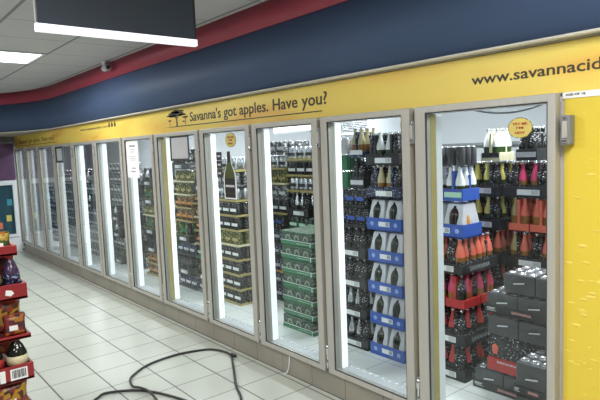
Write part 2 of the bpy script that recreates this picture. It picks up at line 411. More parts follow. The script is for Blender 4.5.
def poster_mat():
    M = bpy.data.materials.new('yellow_poster'); M.use_nodes = True; nt = M.node_tree; N = nt.nodes; L = nt.links
    b = N['Principled BSDF']; b.inputs['Roughness'].default_value = .38
    g = N.new('ShaderNodeNewGeometry'); mp = N.new('ShaderNodeMapping'); mp.inputs['Scale'].default_value = (16, 1, 42); L.new(g.outputs['Position'], mp.inputs[0])
    v = N.new('ShaderNodeTexVoronoi'); v.inputs['Scale'].default_value = 1; L.new(mp.outputs[0], v.inputs['Vector'])
    mr = N.new('ShaderNodeMapRange'); mr.inputs['From Min'].default_value = .15; mr.inputs['From Max'].default_value = .38; mr.inputs['To Min'].default_value = 1; mr.inputs['To Max'].default_value = 0
    L.new(v.outputs['Distance'], mr.inputs['Value'])
    n = N.new('ShaderNodeTexNoise'); n.inputs['Scale'].default_value = .7; L.new(mp.outputs[0], n.inputs['Vector'])
    gt = N.new('ShaderNodeMath'); gt.operation = 'GREATER_THAN'; gt.inputs[1].default_value = .56; L.new(n.outputs[0], gt.inputs[0])
    mu = N.new('ShaderNodeMath'); mu.operation = 'MULTIPLY'; L.new(mr.outputs[0], mu.inputs[0]); L.new(gt.outputs[0], mu.inputs[1])
    mx = N.new('ShaderNodeMix'); mx.data_type = 'RGBA'; mx.inputs['A'].default_value = (.70, .53, .055, 1); mx.inputs['B'].default_value = (.78, .60, .12, 1)
    L.new(mu.outputs[0], mx.inputs['Factor']); L.new(mx.outputs['Result'], b.inputs['Base Color'])
    bp = N.new('ShaderNodeBump'); bp.inputs['Strength'].default_value = .6; bp.inputs['Distance'].default_value = .004
    L.new(mu.outputs[0], bp.inputs['Height']); L.new(bp.outputs[0], b.inputs['Normal'])
    return M
BAN, POS = banner_mat(), poster_mat()
t = empty('header_sign', (-6, .05, 1.835), 'long yellow header sign with dark lettering and tree emblem above the cooler doors', 'sign')
def off(me):   # world-space lettering to the sign's own space
    for v in me.vertices: v.co -= Vector((-6, .05, 1.835))
    return me
MB().box(-10.95+6, 3+6, 0, .012, 0, .212, BAN).obj('panel', t)
for me in text_words("Savanna's got apples. Have you?", 1.80, .083, INK, (-4.41, .05, 1.918), bold=.012): put(off(me), 'slogan_lettering', t)
put(off(text_mesh("www.savannacider.com", .86, .050, INK, at=(-1.565, .05, 1.916), bold=.012)), 'web_address_lettering', t)
put(off(text_mesh("www.savannacider.com", .98, .032, INK_SOFT, at=(-7.353, .05, 1.972))), 'web_address_lettering', t)
for me in text_words("Savanna's got apples. Have you?", 2.1, .075, INK_SOFT, (-10.6, .05, 1.905)): put(off(me), 'slogan_lettering', t)
def ul(x0, x1, z0, z1): MB().prism([(x0+6, z0-1.835), (x0+6.3, z0-1.835-.003), (x1+6, z1-1.835-.004), (x1+6, z1-1.835+.003), (x0+6.3, z0-1.835+.005)], -.0015, 0, INK).obj('underline', t)
ul(-4.95, -2.66, 1.885, 1.876); ul(-10.65, -8.4, 1.872, 1.872)
# acacia tree emblem
mb = MB()
def blob(cx, cz, rx, rz, n=18, jag=.18):
    pts = []
    for k in range(n):
        a = 2*math.pi*k/n; q = 1+random.uniform(-jag, jag)
        pts.append((cx+6+rx*q*math.cos(a), cz-1.835+rz*q*math.sin(a)))
    mb.prism(pts, -.0015, 0, INK)
blob(-4.675, 2.000, .185, .020, 26, .3); blob(-4.64, 2.019, .12, .018, 22, .3); blob(-4.73, 1.985, .09, .011); blob(-4.56, 1.988, .08, .009)
mb.prism([(-4.67+6, 1.885-1.835), (-4.645+6, 1.885-1.835), (-4.650+6, 1.96-1.835), (-4.60+6, 1.985-1.835), (-4.66+6, 1.972-1.835), (-4.72+6, 1.985-1.835), (-4.672+6, 1.955-1.835)], -.0015, 0, INK)
blob(-4.495, 1.963, .055, .010); mb.box(-4.50+6, -4.492+6, -.0015, 0, 1.893-1.835, 1.96-1.835, INK)
blob(-4.80, 1.945, .030, .008); mb.box(-4.803+6, -4.797+6, -.0015, 0, 1.893-1.835, 1.94-1.835, INK)
blob(-4.53, 1.925, .025, .006)
mb.obj('tree_emblem', t)
mb = MB()
for k in range(3):
    cx = -6.33+k*.085+6
    mb.prism([(cx-.022, .135), (cx+.022, .135), (cx+.03, .16), (cx+.012, .182), (cx-.012, .182), (cx-.03, .16)], -.0015, 0, INK_SOFT)
    mb.prism([(cx-.008, .182), (cx+.008, .182), (cx+.008, .2), (cx-.008, .2)], -.0015, 0, INK_SOFT)
mb.obj('small_emblems', t)

t = empty('wall_poster', (-1.113, .055, .02), 'yellow poster with raised droplet print covering the wall right of the doors', 'poster')
MB().box(0, 2.6, -.004, .006, 0, 1.815, POS).obj('panel', t)
t = empty('age_notice', (-1.12, .05, 1.808), 'white paper strip with small age notice above the yellow poster', 'notice')
MB().box(0, .9, -.003, .0, 0, .026, WHITE).obj('paper', t)
put(text_mesh("AGE OF 18.", .085, .009, INK, at=(.012, -.003, .011), bold=.01), 'lettering', t)
t = empty('drain_tube', (-3.075, .02, .0), 'thin white tube hanging down the tiled kerb below a cooler door', 'tube')
o = MB().tube([(0, 0, .15), (.002, -.004, .10), (-.004, -.006, .06), (-.02, -.012, .02), (-.035, -.03, .008)], .004, WHITE_PL).obj('tube', t)

# ---------------------------------------------------------------- ceiling lights, sign, camera
for i, (x, y) in enumerate(TROFFERS[:3]):
    t = empty('ceiling_light', (x, y, 2.66), ['bright square ceiling light panel at upper left beside the hanging sign', 'ceiling light panel out over the aisle above the hanging sign', 'ceiling light panel nearest the viewer above the yellow sign'][i], 'ceiling light', 'ceiling light panels')
    mb = MB(); mb.box(-.325, .325, -.65, -.62, -.012, -.001, WHITE_PAINT).box(-.325, .325, .62, .65, -.012, -.001, WHITE_PAINT).box(-.325, -.30, -.62, .62, -.012, -.001, WHITE_PAINT).box(.30, .325, -.62, .62, -.012, -.001, WHITE_PAINT)
    mb.obj('frame', t)
    MB().box(-.30, .30, -.62, .62, -.006, -.001, DIFF).obj('diffuser', t)
for i, (x, y) in enumerate(COLD):
    t = empty('cold_room_light', (x, y, 2.3), f'white fluorescent batten on the cold room ceiling, {["first", "second", "third", "fourth", "fifth", "sixth"][i]} from the near end', 'ceiling light', 'cold room lights')
    MB().box(-.62, .62, -.05, .05, -.05, 0, WHITE_PAINT, .004).obj('housing', t)
    MB().lathe([(.018, 0), (.018, 1.16)], (-.58, 0, -.066), DIFF, 10, axis='X').obj('tube', t)

SIGNP = mat('slate_panel', (.050, .066, .098), .5, noise=.1, scale=3)
t = empty('hanging_sign', (-2.88, -1.148, 2.25), 'dark slate hanging sign board with a bright white lit bottom rail at top left', 'sign')
MB().box(-.012, .012, -.425, .425, .02, .39, SIGNP, .002).obj('board', t)
MB().box(-.016, .020, -.433, .433, 0, .037, mat('rail_white', (.93, .95, 1), .3, emit=.75), .003).obj('bottom_rail', t)
MB().box(-.014, .014, .418, .431, .03, .39, RUBBER).obj('end_trim', t); MB().box(-.014, .014, -.431, -.424, .03, .39, GREY_PL).obj('end_trim', t)
for y in (-.3, .3): MB().tube([(0, y, .38), (0, y, .41)], .004, CHROME).obj('hanger', t)

t = empty('security_camera', (-6.0, -.08, 2.66), 'small grey security camera on the ceiling beside the red band', 'camera')
MB().lathe([(.045, 0), (.045, -.015), (.02, -.02), (.016, -.06)][::-1], (0, 0, 0), WHITE_PL, 14).obj('mount', t)
mb = MB(); mb.lathe([(.03, 0), (.036, .01), (.036, .11), (.03, .12)], (-.02, 0, -.075), mat('camera_grey', (.42, .43, .44), .4), 14, axis='X'); mb.obj('housing', t)
MB().lathe([(.022, 0), (.02, .012)], (.10, 0, -.075), RUBBER, 12, axis='X').obj('lens', t)

# ---------------------------------------------------------------- notices and stickers on the glass
YG = .018
def paper(name, label, x0, x1, z0, z1, frame=None, lines=None, col=WHITE, cat='notice'):
    t = empty(name, (x0, YG, z0), label, cat)
    W, H = x1-x0, z1-z0
    MB().box(0, W, 0, .002, 0, H, col).obj('sheet', t)
    if frame:
        mb = MB(); f = frame
        mb.box(-f*.3, f, -.004, .001, -f*.3, H+f*.3, RUBBER).box(W-f, W+f*.3, -.004, .001, -f*.3, H+f*.3, RUBBER).box(f, W-f, -.004, .001, -f*.3, f, RUBBER).box(f, W-f, -.004, .001, H-f, H+f*.3, RUBBER)
        mb.obj('border', t)
    if lines:
        for fx0, fx1, fz, h in lines: MB().box(fx0*W, fx1*W, -.001, 0, fz*H-h/2, fz*H+h/2, lines_m).obj('printed_line', t)
    return t
lines_m = mat('grey_print', (.30, .31, .33), .6)
paper('notice', 'grey sheet with a dark border taped to the fifth nearest cooler door', -4.755, -4.40, 1.575, 1.80, .016, None, mat('grey_sheet', (.50, .50, .52), .6, noise=.06))
paper('notice', 'long white notice with grey print taped to the sixth nearest cooler door', -5.80, -5.50, 1.40, 1.79, None,
      [(.25, .75, .86, .022), (.3, .7, .76, .007), (.3, .68, .70, .007), (.2, .8, .58, .005), (.2, .8, .53, .005), (.25, .75, .48, .005), (.38, .72, .26, .012), (.3, .72, .17, .014)])
paper('notice', 'small grey sheet with a dark border on the ninth nearest cooler door', -8.35, -8.06, 1.58, 1.79, .02, None, mat('grey_sheet2', (.46, .49, .51), .6, noise=.06))
STY = mat('sticker_yellow', (.62, .50, .13), .45, noise=.05); STR = mat('sticker_red', (.45, .04, .03), .5)
def roundel(x, z, rx, rz, label, txt=True):
    t = empty('sticker', (x, YG, z), label, 'sticker')
    P = [(rx*math.cos(2*math.pi*k/28), rz*math.sin(2*math.pi*k/28)) for k in range(28)]
    mb = MB(); mb.prism([(a*1.06, b*1.06) for a, b in P], .0005, .002, OLIVE); mb.obj('rim', t)
    MB().prism(P, -.001, .0005, STY).obj('disc', t)
    if txt:
        for s, wd, zz in (('TRY ME', rx*1.25, rz*.28), ("I'M", rx*.6, -rz*.13), ('NEW', rx*.85, -rz*.62)):
            put(text_mesh(s, wd, rz*.27, STR, at=(-wd/2, -.001, zz), bold=.01), 'lettering', t)
roundel(-1.298, 1.695, .056, .044, 'round yellow sticker with red words on the nearest cooler door')
roundel(-1.955, 1.742, .035, .044, 'round yellow sticker half behind the frame of the second nearest cooler door', False)
roundel(-3.715, 1.728, .074, .054, 'small round yellow sticker above the bottle sticker on the fourth nearest cooler door')
t = empty('bottle_sticker', (-3.79, YG, 1.27), 'tall sticker of a green bottle with dark squares on the fourth nearest cooler door', 'sticker')
bp_ = [(-.074, 0), (-.076, .16), (-.068, .20), (-.032, .27), (-.023, .30), (-.022, .37)]
bo = bp_ + [(-x, z) for x, z in bp_[::-1]]
sc = lambda k, dz: [(x*k+.035, z+dz if z > .01 else z-dz) for x, z in bo]
MB().prism([(x*1.22+.035, z*1.03-.012) for x, z in bo], .001, .002, WHITE).obj('outline', t)
MB().prism([(x+.035, z) for x, z in bo], -.0005, .001, mat('printed_green', (.075, .095, .03), .3, noise=.7, scale=9)).obj('bottle_print', t)
MB().box(-.040, .110, -.0015, -.0005, .035, .155, BLACK).obj('label_print', t); MB().box(.013, .057, -.0015, -.0005, .285, .37, BLACK).obj('neck_print', t); MB().box(-.038, .108, -.0015, -.0005, .0, .03, BLACK).obj('base_print', t)
mb = MB(); mb.box(-.03, .10, -.002, -.0015, .085, .102, LILAC); mb.obj('label_band', t)
for k, z in enumerate((.305, .235, .165)):
    mb = MB(); mb.box(-.155, -.072, 0, .002, z-.002, z+.062, RUBBER); mb.box(-.135, -.092, -.001, 0, z+.022, z+.036, LILAC); mb.obj('dark_square', t)

# ---------------------------------------------------------------- stock kinds (front-left-bottom corner at the origin)
def bottle_mesh(name, body, foil, rr=.0325, h=.226):
    prof = [(rr*.86, 0), (rr, .006), (rr, h*.44), (rr*.97, h*.56), (rr*.62, h*.74), (rr*.42, h*.84), (rr*.40, h*.95), (rr*.46, h*.955), (rr*.46, h)]
    return MB().lathe(prof, (0, 0, 0), body, 10, mats=[body, body, foil, foil, foil, foil, foil, SILVER]).mesh(name)
BM = {}
def bottle(kind):
    if kind not in BM:
        body, foil = {'coral': (AMBER, CORAL), 'pink': (AMBER, PINK), 'yellow': (GGLASS, YELF), 'red': (DGLASS, REDF), 'dark': (DGLASS, BLACKF), 'amber': (AMBER, GOLD),
                      'white': (GGLASS, WHITE), 'green': (GGLASS, GREEN), 'gold': (AMBER, mat('pale_gold_foil', (.50, .44, .26), .35, noise=.25, scale=30)), 'silver': (DGLASS, SILVER), 'pearl': (LILAC, LILAC)}[kind]
        BM[kind] = bottle_mesh('bottle', body, foil)
    return BM[kind]
SH = {}
def shared(key, fn):
    if key not in SH: SH[key] = fn()
    return SH[key]
def tray_mesh(W, D, h, m):
    mb = MB(); mb.box(0, W, 0, D, 0, .008, m); e = .006
    mb.box(0, W, 0, e, 0, h, m, .0015).box(0, W, D-e, D, 0, h, m).box(0, e, e, D-e, 0, h, m).box(W-e, W, e, D-e, 0, h, m, .0015)
    return mb.mesh('tray')
def label_mesh(x0, x1, z0, z1, bars=True):
    mb = MB(); mb.box(x0, x1, -.0015, 0, z0, z1, WHITE)
    if bars:
        b0 = x0+(x1-x0)*.66; 
        for k in range(7): mb.box(b0+k*(x1-b0-.004)/7, b0+k*(x1-b0-.004)/7+.002, -.002, -.0015, z0+.004, z1-.003, BLACK)
    return mb.mesh('label')
def carton_mesh(w_, d_, low, high, m, gable=True):
    mb = MB(); mb.box(-w_/2, w_/2, -d_/2, d_/2, 0, low, m, .003)
    if gable:
        mb.box(-.010, .010, -d_/2+.002, d_/2-.002, low-.01, high, m, .004)
        mb.box(-w_/2+.004, w_/2-.004, -.006, .006, low-.01, high-.03, m)
    return mb.mesh('carton')

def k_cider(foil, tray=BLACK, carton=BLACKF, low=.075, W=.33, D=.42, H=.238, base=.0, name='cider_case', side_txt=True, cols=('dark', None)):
    t = empty(name, (0, 0, 0))
    th = .07
    if tray:
        tr = put(shared(('tray', W, D, th, tray.name), lambda: tray_mesh(W, D, th, tray)), 'tray', t)
        put(shared(('lab', W), lambda: label_mesh(W*.30, W*.78, .016, .054)), 'label', tr)['label'] = 'white barcode label'
        if side_txt: put(shared(('stxt', W, D), lambda: text_mesh('SAVANNA', .24, .032, mat('grey_print2', (.30, .31, .33), .5), at=(W, .08, .02), facing='+X')), 'lettering', tr)
    for i in range(2):
        for j in range(2):
            cx = W*(.26+.48*i); cy = D*(.26+.48*j)
            c = put(shared(('carton', carton.name, low), lambda: carton_mesh(.148, .192, low, .215, carton)), 'six_pack', t, (cx, cy, .009))
            for a in range(2):
                for b in range(3):
                    if i == 0 and b > 0 and j > 0: continue
                    kd = foil if (a == 1 or cols[0] is None) else cols[(i+b) % 2 if cols[1] else 0]
                    if cols[1] is None: kd = foil if (a+b+i+j) % 2 else cols[0]
                    q = put(bottle(kd), 'bottle', c); q.location = ((a-.5)*.070, (b-1)*.064, .004)
    return t
def k_blue(W=.335, D=.42, H=.238, rows=2):
    t = empty('beer_case', (0, 0, 0))
    tr = put(shared(('btray', D), lambda: tray_mesh(W, D, .092, BLUE)), 'tray', t)
    put(shared('blab', lambda: label_mesh(W*.36, W*.68, .03, .066)), 'label', tr)
    def emb():
        mb = MB()
        for cx in (0,): mb.prism([(cx+.018*math.cos(k*math.pi/3), .048+.018*math.sin(k*math.pi/3)) for k in range(6)], -.0012, 0, mat('pale_blue', (.30, .42, .75), .5))
        return mb.mesh('emblem')
    for cx in (.055, .285): put(shared('bemb', emb), 'emblem', tr, (cx, 0, 0))
    def shroud():
        mb = MB(); mb.box(-.074, .074, -.096, .096, 0, .10, LILAC, .006).box(-.074, .074, -.096, .096, .095, .218, LILAC, .010, (.012, .030)); return mb.mesh('wrap')
    dome = lambda: MB().lathe([(.044, 0), (.046, .07), (.046, .125), (.041, .150), (.030, .172), (.016, .186), (.012, .20)], (0, 0, 0), DGLASS, 14).mesh('bottle')
    for i in range(2):
        for j in range(rows):
            c = put(shared('shroud', shroud), 'six_pack', t, (W*(.26+.48*i), D*((.26+.48*j) if rows == 2 else .5), .009))
            if j == 0: put(shared('dome', dome), 'bottle', c).location = (.0, -.062, .004)
            if i == 1 and j == 0: put(shared('dome2', lambda: MB().lathe([(.034, 0), (.035, .06), (.034, .10), (.028, .13), (.016, .158), (.010, .168)], (0, 0, 0), ORANGE, 12).mesh('bottle')), 'bottle', c).location = (.046, -.03, .004)
    return t
def k_cans(W=.43, D=.30, H=.155, film=GREYF, tray=True, txt='SAVANNA', n=2, hh=.137):
    t = empty('can_case', (0, 0, 0)); z0 = .0
    if tray:
        tr = put(shared(('ctray', W, D), lambda: tray_mesh(W, D, .05, BLACK)), 'tray', t)
        if txt:
            put(shared(('ctxt', txt, W), lambda: text_mesh(txt, W*.30, .018, mat('red_print', (.62, .30, .30), .5), at=(W*.42, -.0005, .020), bold=.02)), 'lettering', tr)
            mbl = lambda: MB().box(W*.03, W*.16, -.001, 0, .032, .036, WHITE).box(W*.03, W*.14, -.001, 0, .024, .027, WHITE).box(W*.03, W*.18, -.001, 0, .016, .018, WHITE).mesh('small_print')
            put(shared(('csp', W), mbl), 'small_print', tr)
        z0 = .01
    pw = (W-.012)/n
    def pack():
        mb = MB(); mb.box(-pw/2+.002, pw/2-.002, 0, D-.016, 0, hh-z0-.006, film, .010); return mb.mesh('pack')
    def logo():
        mb = MB(); A = [(.045*math.cos(2*math.pi*k/20), .024*math.sin(2*math.pi*k/20)) for k in range(20)]
        for k in range(20):
            a, b = A[k], A[(k+1) % 20]; mb.prism([(a[0], a[1]), (b[0], b[1]), (b[0]*.8, b[1]*.76), (a[0]*.8, a[1]*.76)], -.0014, 0, BLACK)
        mb.prism([(-.035, -.010), (.037, .002), (.037, .010), (-.035, -.002)], -.0020, -.0012, LILAC)
        return mb.mesh('logo')
    def lids():
        mb = MB()
        for a in range(3):
            for b in range(3): mb.lathe([(.029, 0), (.027, .004), (.024, .0042), (.023, .002)], ((a-1)*pw/3.1, .05+b*.086, hh-z0-.0065), SILVER, 12)
        return mb.mesh('can_lids')
    for k in range(n):
        p = put(shared(('cpack', W, D, hh, film.name, n), pack), 'pack', t, (.006+pw*(k+.5), .008, z0))
        put(shared('clogo', logo), 'logo', p).location = (0, 0, (hh-z0)*.5)
        put(shared(('clids', W, D, hh, n), lids), 'can_lids', p)
    return t
def k_green(W=.43, D=.36, H=.124):
    t = empty('beer_carton', (0, 0, 0))
    put(shared('gtray', lambda: MB().box(0, W, 0, D, 0, .042, GREEN, .003).mesh('tray')), 'tray', t)
    def edge():
        mb = MB(); mb.box(0, W, -.001, 0, .037, .042, WHITE).box(W-.028, W-.018, -.0012, 0, 0, .042, WHITE).box(W, W+.001, 0, D, .037, .042, WHITE).box(W*.52, W*.9, -.001, 0, .018, .022, PALEG); return mb.mesh('white_edge')
    put(shared('gedge', edge), 'white_edge', t)
    def body():
        mb = MB(); mb.box(.004, W-.004, .004, D-.004, .043, .121, GREEN_D, .004); return mb.mesh('carton')
    def arch():
        mb = MB()
        for cx in (.10, .22, .34):
            P = [(cx+.036*math.cos(math.pi*k/10), .048+.046*math.sin(math.pi*k/10)) for k in range(11)]; Q = [(cx+.020*math.cos(math.pi*k/10), .048+.027*math.sin(math.pi*k/10)) for k in range(11)]
            for k in range(10): mb.prism([P[k], P[k+1], Q[k+1], Q[k]], .0025, .0042, mat('grey_green_print', (.24, .29, .25), .45))
        mb.box(.02, W-.02, .002, .004, .112, .120, GREEN)
        return mb.mesh('arch_print')
    c = put(shared('gbody', body), 'carton', t); put(shared('garch', arch), 'arch_print', c)
    return t
def k_flat(film, tray, W=.44, D=.40, H=.152, lab=WHITE, n=3, name='can_case'):
    t = empty(name, (0, 0, 0))
    put(shared(('ftray', tray.name, W, H), lambda: tray_mesh(W, D, H*.15, tray)), 'tray', t)
    pw = (W-.012)/n
    def pack():
        mb = MB()
        for a in range(2):
            for b in range(4):
                mb.lathe([(.026, 0), (.030, .008), (.030, H*.74), (.024, H*.85), (.024, H*.88)], ((a-.5)*pw*.47, -D*.36+b*D*.24, .0), film, 8, mats=[film, film, film, SILVER])
        return mb.mesh('pack')
    def band():
        mb = MB(); mb.box(-pw*.44, pw*.30, -D*.36-.034, -D*.36-.030, H*.30, H*.50, lab); return mb.mesh('label')
    for k in range(n):
        p = put(shared(('fpack', film.name, W, H, n), pack), 'pack', t, (.006+pw*(k+.5), D/2, .009))
        put(shared(('fband', lab.name, W, H, n), band), 'label', p)
    return t
def k_six(foil, carton, low=.09, W=.165, D=.21, H=.205, name='six_pack', cap=None):
    t = empty(name, (0, 0, 0))
    put(shared(('s6c', carton.name, low), lambda: carton_mesh(.15, .195, low, .20, carton)), 'carton', t, (W/2, D/2, 0))
    for a in range(2):
        for b in range(3): put(bottle(foil), 'bottle', t, (W/2+(a-.5)*.070, D/2+(b-1)*.064, .003))
    put(shared(('s6l', cap.name if cap else ''), lambda: MB().box(.015, W-.015, .0045, .0072, .025, .06, cap or WHITE).mesh('label')), 'label', t)
    return t
def k_canpack(film, top=SILVER, W=.14, D=.20, H=.13):
    t = empty('can_pack', (0, 0, 0))
    for a in range(2):
        for b in range(3):
            put(shared(('can', film.name), lambda: MB().lathe([(.026, 0), (.031, .006), (.031, .108), (.025, .122), (.025, .126), (.022, .123)], (0, 0, 0), film, 12, mats=[film, film, film, top, top]).mesh('can')), 'can', t, (W/2+(a-.5)*.066, D/2+(b-1)*.065, 0))
    return t

KINDS = {
 'coral': (lambda: k_cider('coral', cols=('amber', 'dark')), .242, 'black tray of coral bottles'),
 'red': (lambda: k_cider('red'), .242, 'black tray of red bottles'),
 'pink': (lambda: k_cider('pink'), .242, 'black tray of pink bottles'),
 'yellow': (lambda: k_cider('yellow'), .242, 'black tray of yellow bottles'),
 'dark': (lambda: k_cider('dark'), .242, 'black tray of dark bottles'),
 'silver': (lambda: k_cider('silver'), .242, 'black tray of silver bottles'),
 'coral_loose': (lambda: k_cider('coral', None, CORAL, .05, cols=('amber', 'coral')), .242, 'loose block of coral six packs'),
 'pink_loose': (lambda: k_cider('pink', None, REDF, .06), .242, 'loose block of crimson six packs'),
 'white_neck': (lambda: k_cider('white', BLACK, BLACK), .242, 'black tray of white bottles'),
 'gold_neck': (lambda: k_cider('gold', NAVY, NAVY), .242, 'purple tray of golden bottles'),
 'pearl': (lambda: k_cider('pearl', BLUE, LILAC), .242, 'blue tray of pearl white bottles'),
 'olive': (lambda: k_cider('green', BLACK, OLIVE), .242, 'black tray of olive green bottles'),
 'blue': (k_blue, .242, 'blue tray of white packs'),
 'blue_half': (lambda: k_blue(D=.215, rows=1), .242, 'shallow blue tray of white wrapped six packs'),
 'cans': (lambda: k_cans(), .141, 'charcoal tray of black cans'),
 'cans_plain': (lambda: k_cans(tray=False), .139, 'charcoal block of black cans'),
 'cans_small': (lambda: k_cans(W=.20, D=.26, film=GREYF, n=1, hh=.19), .195, 'small charcoal tray of cans'),
 'green': (k_green, .1255, 'green beer carton with white edges'),
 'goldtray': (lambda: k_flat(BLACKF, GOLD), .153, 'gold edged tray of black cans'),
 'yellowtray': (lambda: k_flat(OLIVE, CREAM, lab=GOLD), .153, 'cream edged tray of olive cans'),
 'redgold': (lambda: k_flat(BROWNF, GOLD, lab=ORANGE), .153, 'gold edged tray of orange labelled cans'),
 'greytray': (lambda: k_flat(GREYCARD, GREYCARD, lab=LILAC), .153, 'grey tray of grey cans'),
 'greentray': (lambda: k_flat(GREEN_D, GREEN, lab=PALEG), .153, 'green tray of dark green cans'),
 'navytray': (lambda: k_flat(NAVY, BLACK, lab=LILAC), .153, 'black tray of navy cans'),
 'navytray_o': (lambda: k_flat(NAVY, ORANGE, lab=LILAC), .153, 'orange edged tray of navy cans'),
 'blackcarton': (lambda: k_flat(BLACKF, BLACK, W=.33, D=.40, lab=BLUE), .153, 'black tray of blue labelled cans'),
 'silvertray': (lambda: k_flat(SILVER, GOLD, lab=BLACK), .153, 'gold edged tray of silver cans'),
 'six_white': (lambda: k_six('white', CREAM, .06, cap=BLACK), .231, 'cream based six pack of white necked bottles'),
 'six_gold': (lambda: k_six('gold', NAVY, .05, cap=WHITE), .231, 'navy based six pack of golden necked bottles'),
 'six_green': (lambda: k_six('white', BLUE, .08, cap=PALEG), .231, 'blue based six pack of white necked green bottles'),
 'six_dark': (lambda: k_six('dark', BLACK, .08, cap=LILAC), .231, 'black six pack of dark bottles'),
 'six_silver': (lambda: k_six('silver', GREYF, .08), .231, 'grey six pack of silver necked bottles'),
 'can_green': (lambda: k_canpack(GREEN), .129, 'pack of green cans'),
 'can_pearl': (lambda: k_canpack(LILAC), .129, 'pack of pearl white cans'),
 'can_blue': (lambda: k_canpack(BLUE), .129, 'pack of blue cans'),
 'can_grey': (lambda: k_canpack(GREYF), .129, 'pack of grey cans'),
}
CATS = {'six': 'six pack', 'can_': 'can pack'}
PROTO = {}
def spawn(kind, x, y, z, label, group=None):
    fn, h, d = KINDS[kind]
    if kind not in PROTO: o = PROTO[kind] = fn()
    else: o = dup(PROTO[kind])
    o.location = (x, y, z)
    for k in ('label', 'category', 'group'):
        if k in o: del o[k]
    cat = 'six pack' if kind.startswith('six') else ('can pack' if kind.startswith('can_') else 'drinks case')
    tag(o, label, cat, group)
    return h
FL = .031
ORD = ['bottom one', 'second up', 'third up', 'fourth up', 'fifth up', 'sixth up', 'seventh up', 'eighth up', 'ninth up', 'tenth up', 'eleventh up', 'twelfth up']
def stack(x, y, kinds, where, z=FL, jit=.006, gap=.002):
    for k, kd in enumerate(kinds):
        pos = 'top one' if k == len(kinds)-1 and len(kinds) > 1 else ORD[k]
        h = spawn(kd, x+random.uniform(-jit, jit), y+random.uniform(-jit, jit), z, f'{KINDS[kd][2]}, {pos} in {where}'.replace('the ', ''), 'cases stacked in ' + where)
        z += h+gap
    return z

# nearest door
za = stack(-2.415, .73, ['red', 'red', 'pink_loose', 'coral', 'blue_half'], 'the left stack behind the nearest door')
spawn('six_green', -2.25, .735, za+.002, 'blue based six pack of white necked bottles on the left stack behind the nearest door')
spawn('six_green', -2.42, .735, za+.002, 'second blue based six pack, left beside the first on the left stack behind the nearest door')
spawn('can_grey', -2.23, .74, za+.236, 'pack of grey cans topmost on the left stack behind the nearest door')
spawn('can_grey', -2.39, .74, za+.236, 'pack of grey cans on the far left top corner of the nearest door stock')
stack(-2.425, 1.20, ['dark', 'dark', 'red', 'coral', 'yellow', 'yellow'], 'the middle stack behind the nearest door', z=.03)
stack(-2.06, 1.20, ['dark', 'dark', 'red', 'coral', 'coral_loose', 'pink'], 'the right stack at the rear behind the nearest door', z=.03)
zt = .031+6*.244
spawn('six_white', -2.27, 1.22, zt+.002, 'cream based six pack of white necked bottles topping the middle stack behind the nearest door')
spawn('six_dark', -2.0, 1.22, zt+.002, 'black six pack of dark bottles topping the right rear stack behind the nearest door')
zc = stack(-2.03, .74, ['cans'], 'the low front row behind the nearest door')
zc2 = spawn('six_dark', -2.06+.17, .76, zc, 'crimson and black six pack wedged in the charcoal can stack behind the nearest door') if False else 0
stack(-1.475, .74, ['cans', 'cans', 'cans_plain', 'cans_plain'], 'the hidden right stack beside the nearest door frame')
t = empty('red_pack', (-1.93, .755, zc), 'red and black shrink wrapped bottle pack in the charcoal can stack behind the nearest door', 'bottle pack')
MB().box(0, .30, 0, .24, 0, .085, mat('red_film', (.40, .03, .03), .25, noise=.3, bump=.3), .006).obj('lower_wrap', t)
mb = MB(); mb.box(.002, .298, .002, .238, .085, .235, BLACKF, .02); mb.obj('upper_wrap', t)
mb = MB()
for cx in (.055, ): mb.lathe([(.05, 0), (.052, .05), (.04, .09), (.018, .115)], (cx, .048, .11), CORAL, 12)
mb.obj('red_bottle', t)
put(text_mesh('SAVANNA', .14, .016, LILAC, at=(.07, 0, .055)), 'lettering', t)
zz = zc+.238
zz = zz+spawn('cans_plain', -1.93, .742, zz, 'charcoal block of black cans resting on the red pack behind the nearest door')+.002
zz = zz+spawn('cans', -1.935, .745, zz, 'charcoal tray of black cans second from the top of the can stack behind the nearest door')+.002
spawn('cans_plain', -1.83, .76, zz, 'topmost block of black cans in the can stack behind the nearest door')
stack(-1.575, .44, ['cans_small', 'cans_small'], 'the front pair by can stack, nearest door')
stack(-1.68, 1.22, ['dark', 'dark', 'dark', 'red', 'dark'], 'the dim stack behind the nearest door frame')

# second door
stack(-2.915, .70, ['blue']*5 + ['gold_neck', 'white_neck'], 'the blue stack behind the second nearest door')
zb = stack(-3.275, .70, ['silver', 'silver', 'amber_' if False else 'dark', 'pearl' if False else 'dark', 'blackcarton'], 'the black stack behind the second nearest door')
zb2 = spawn('blackcarton', -3.275, .70, zb, 'plain black can tray topmost under the six packs behind the second nearest door')
for k, (kd, x, dz) in enumerate([('six_dark', -3.12, 0), ('six_gold', -3.12, .234)]):
    spawn(kd, x, .72, zb+.155+dz, ['black six pack of dark bottles between can packs and blue stack behind the second nearest door', 'navy based six pack of golden bottles highest on the black stack behind the second nearest door'][k])
for k, kd in enumerate(['can_green', 'can_green', 'can_pearl']):
    spawn(kd, -3.275, .715, zb+.155+k*.132, f'{KINDS[kd][2]}, {["lowest", "middle", "highest"][k]} of three on the black stack behind the second nearest door')
stack(-3.51, 1.20, ['navytray']*3+['dark', 'dark', 'silver'], 'the rear left stack behind the second nearest door')
stack(-3.05, 1.20, ['dark', 'dark', 'silver', 'dark', 'silver', 'white_neck'], 'the rear right stack behind the second nearest door')
spawn('six_green', -2.97, 1.22, .031+6*.244+.003, 'white and green six pack at the top rear behind the second nearest door')

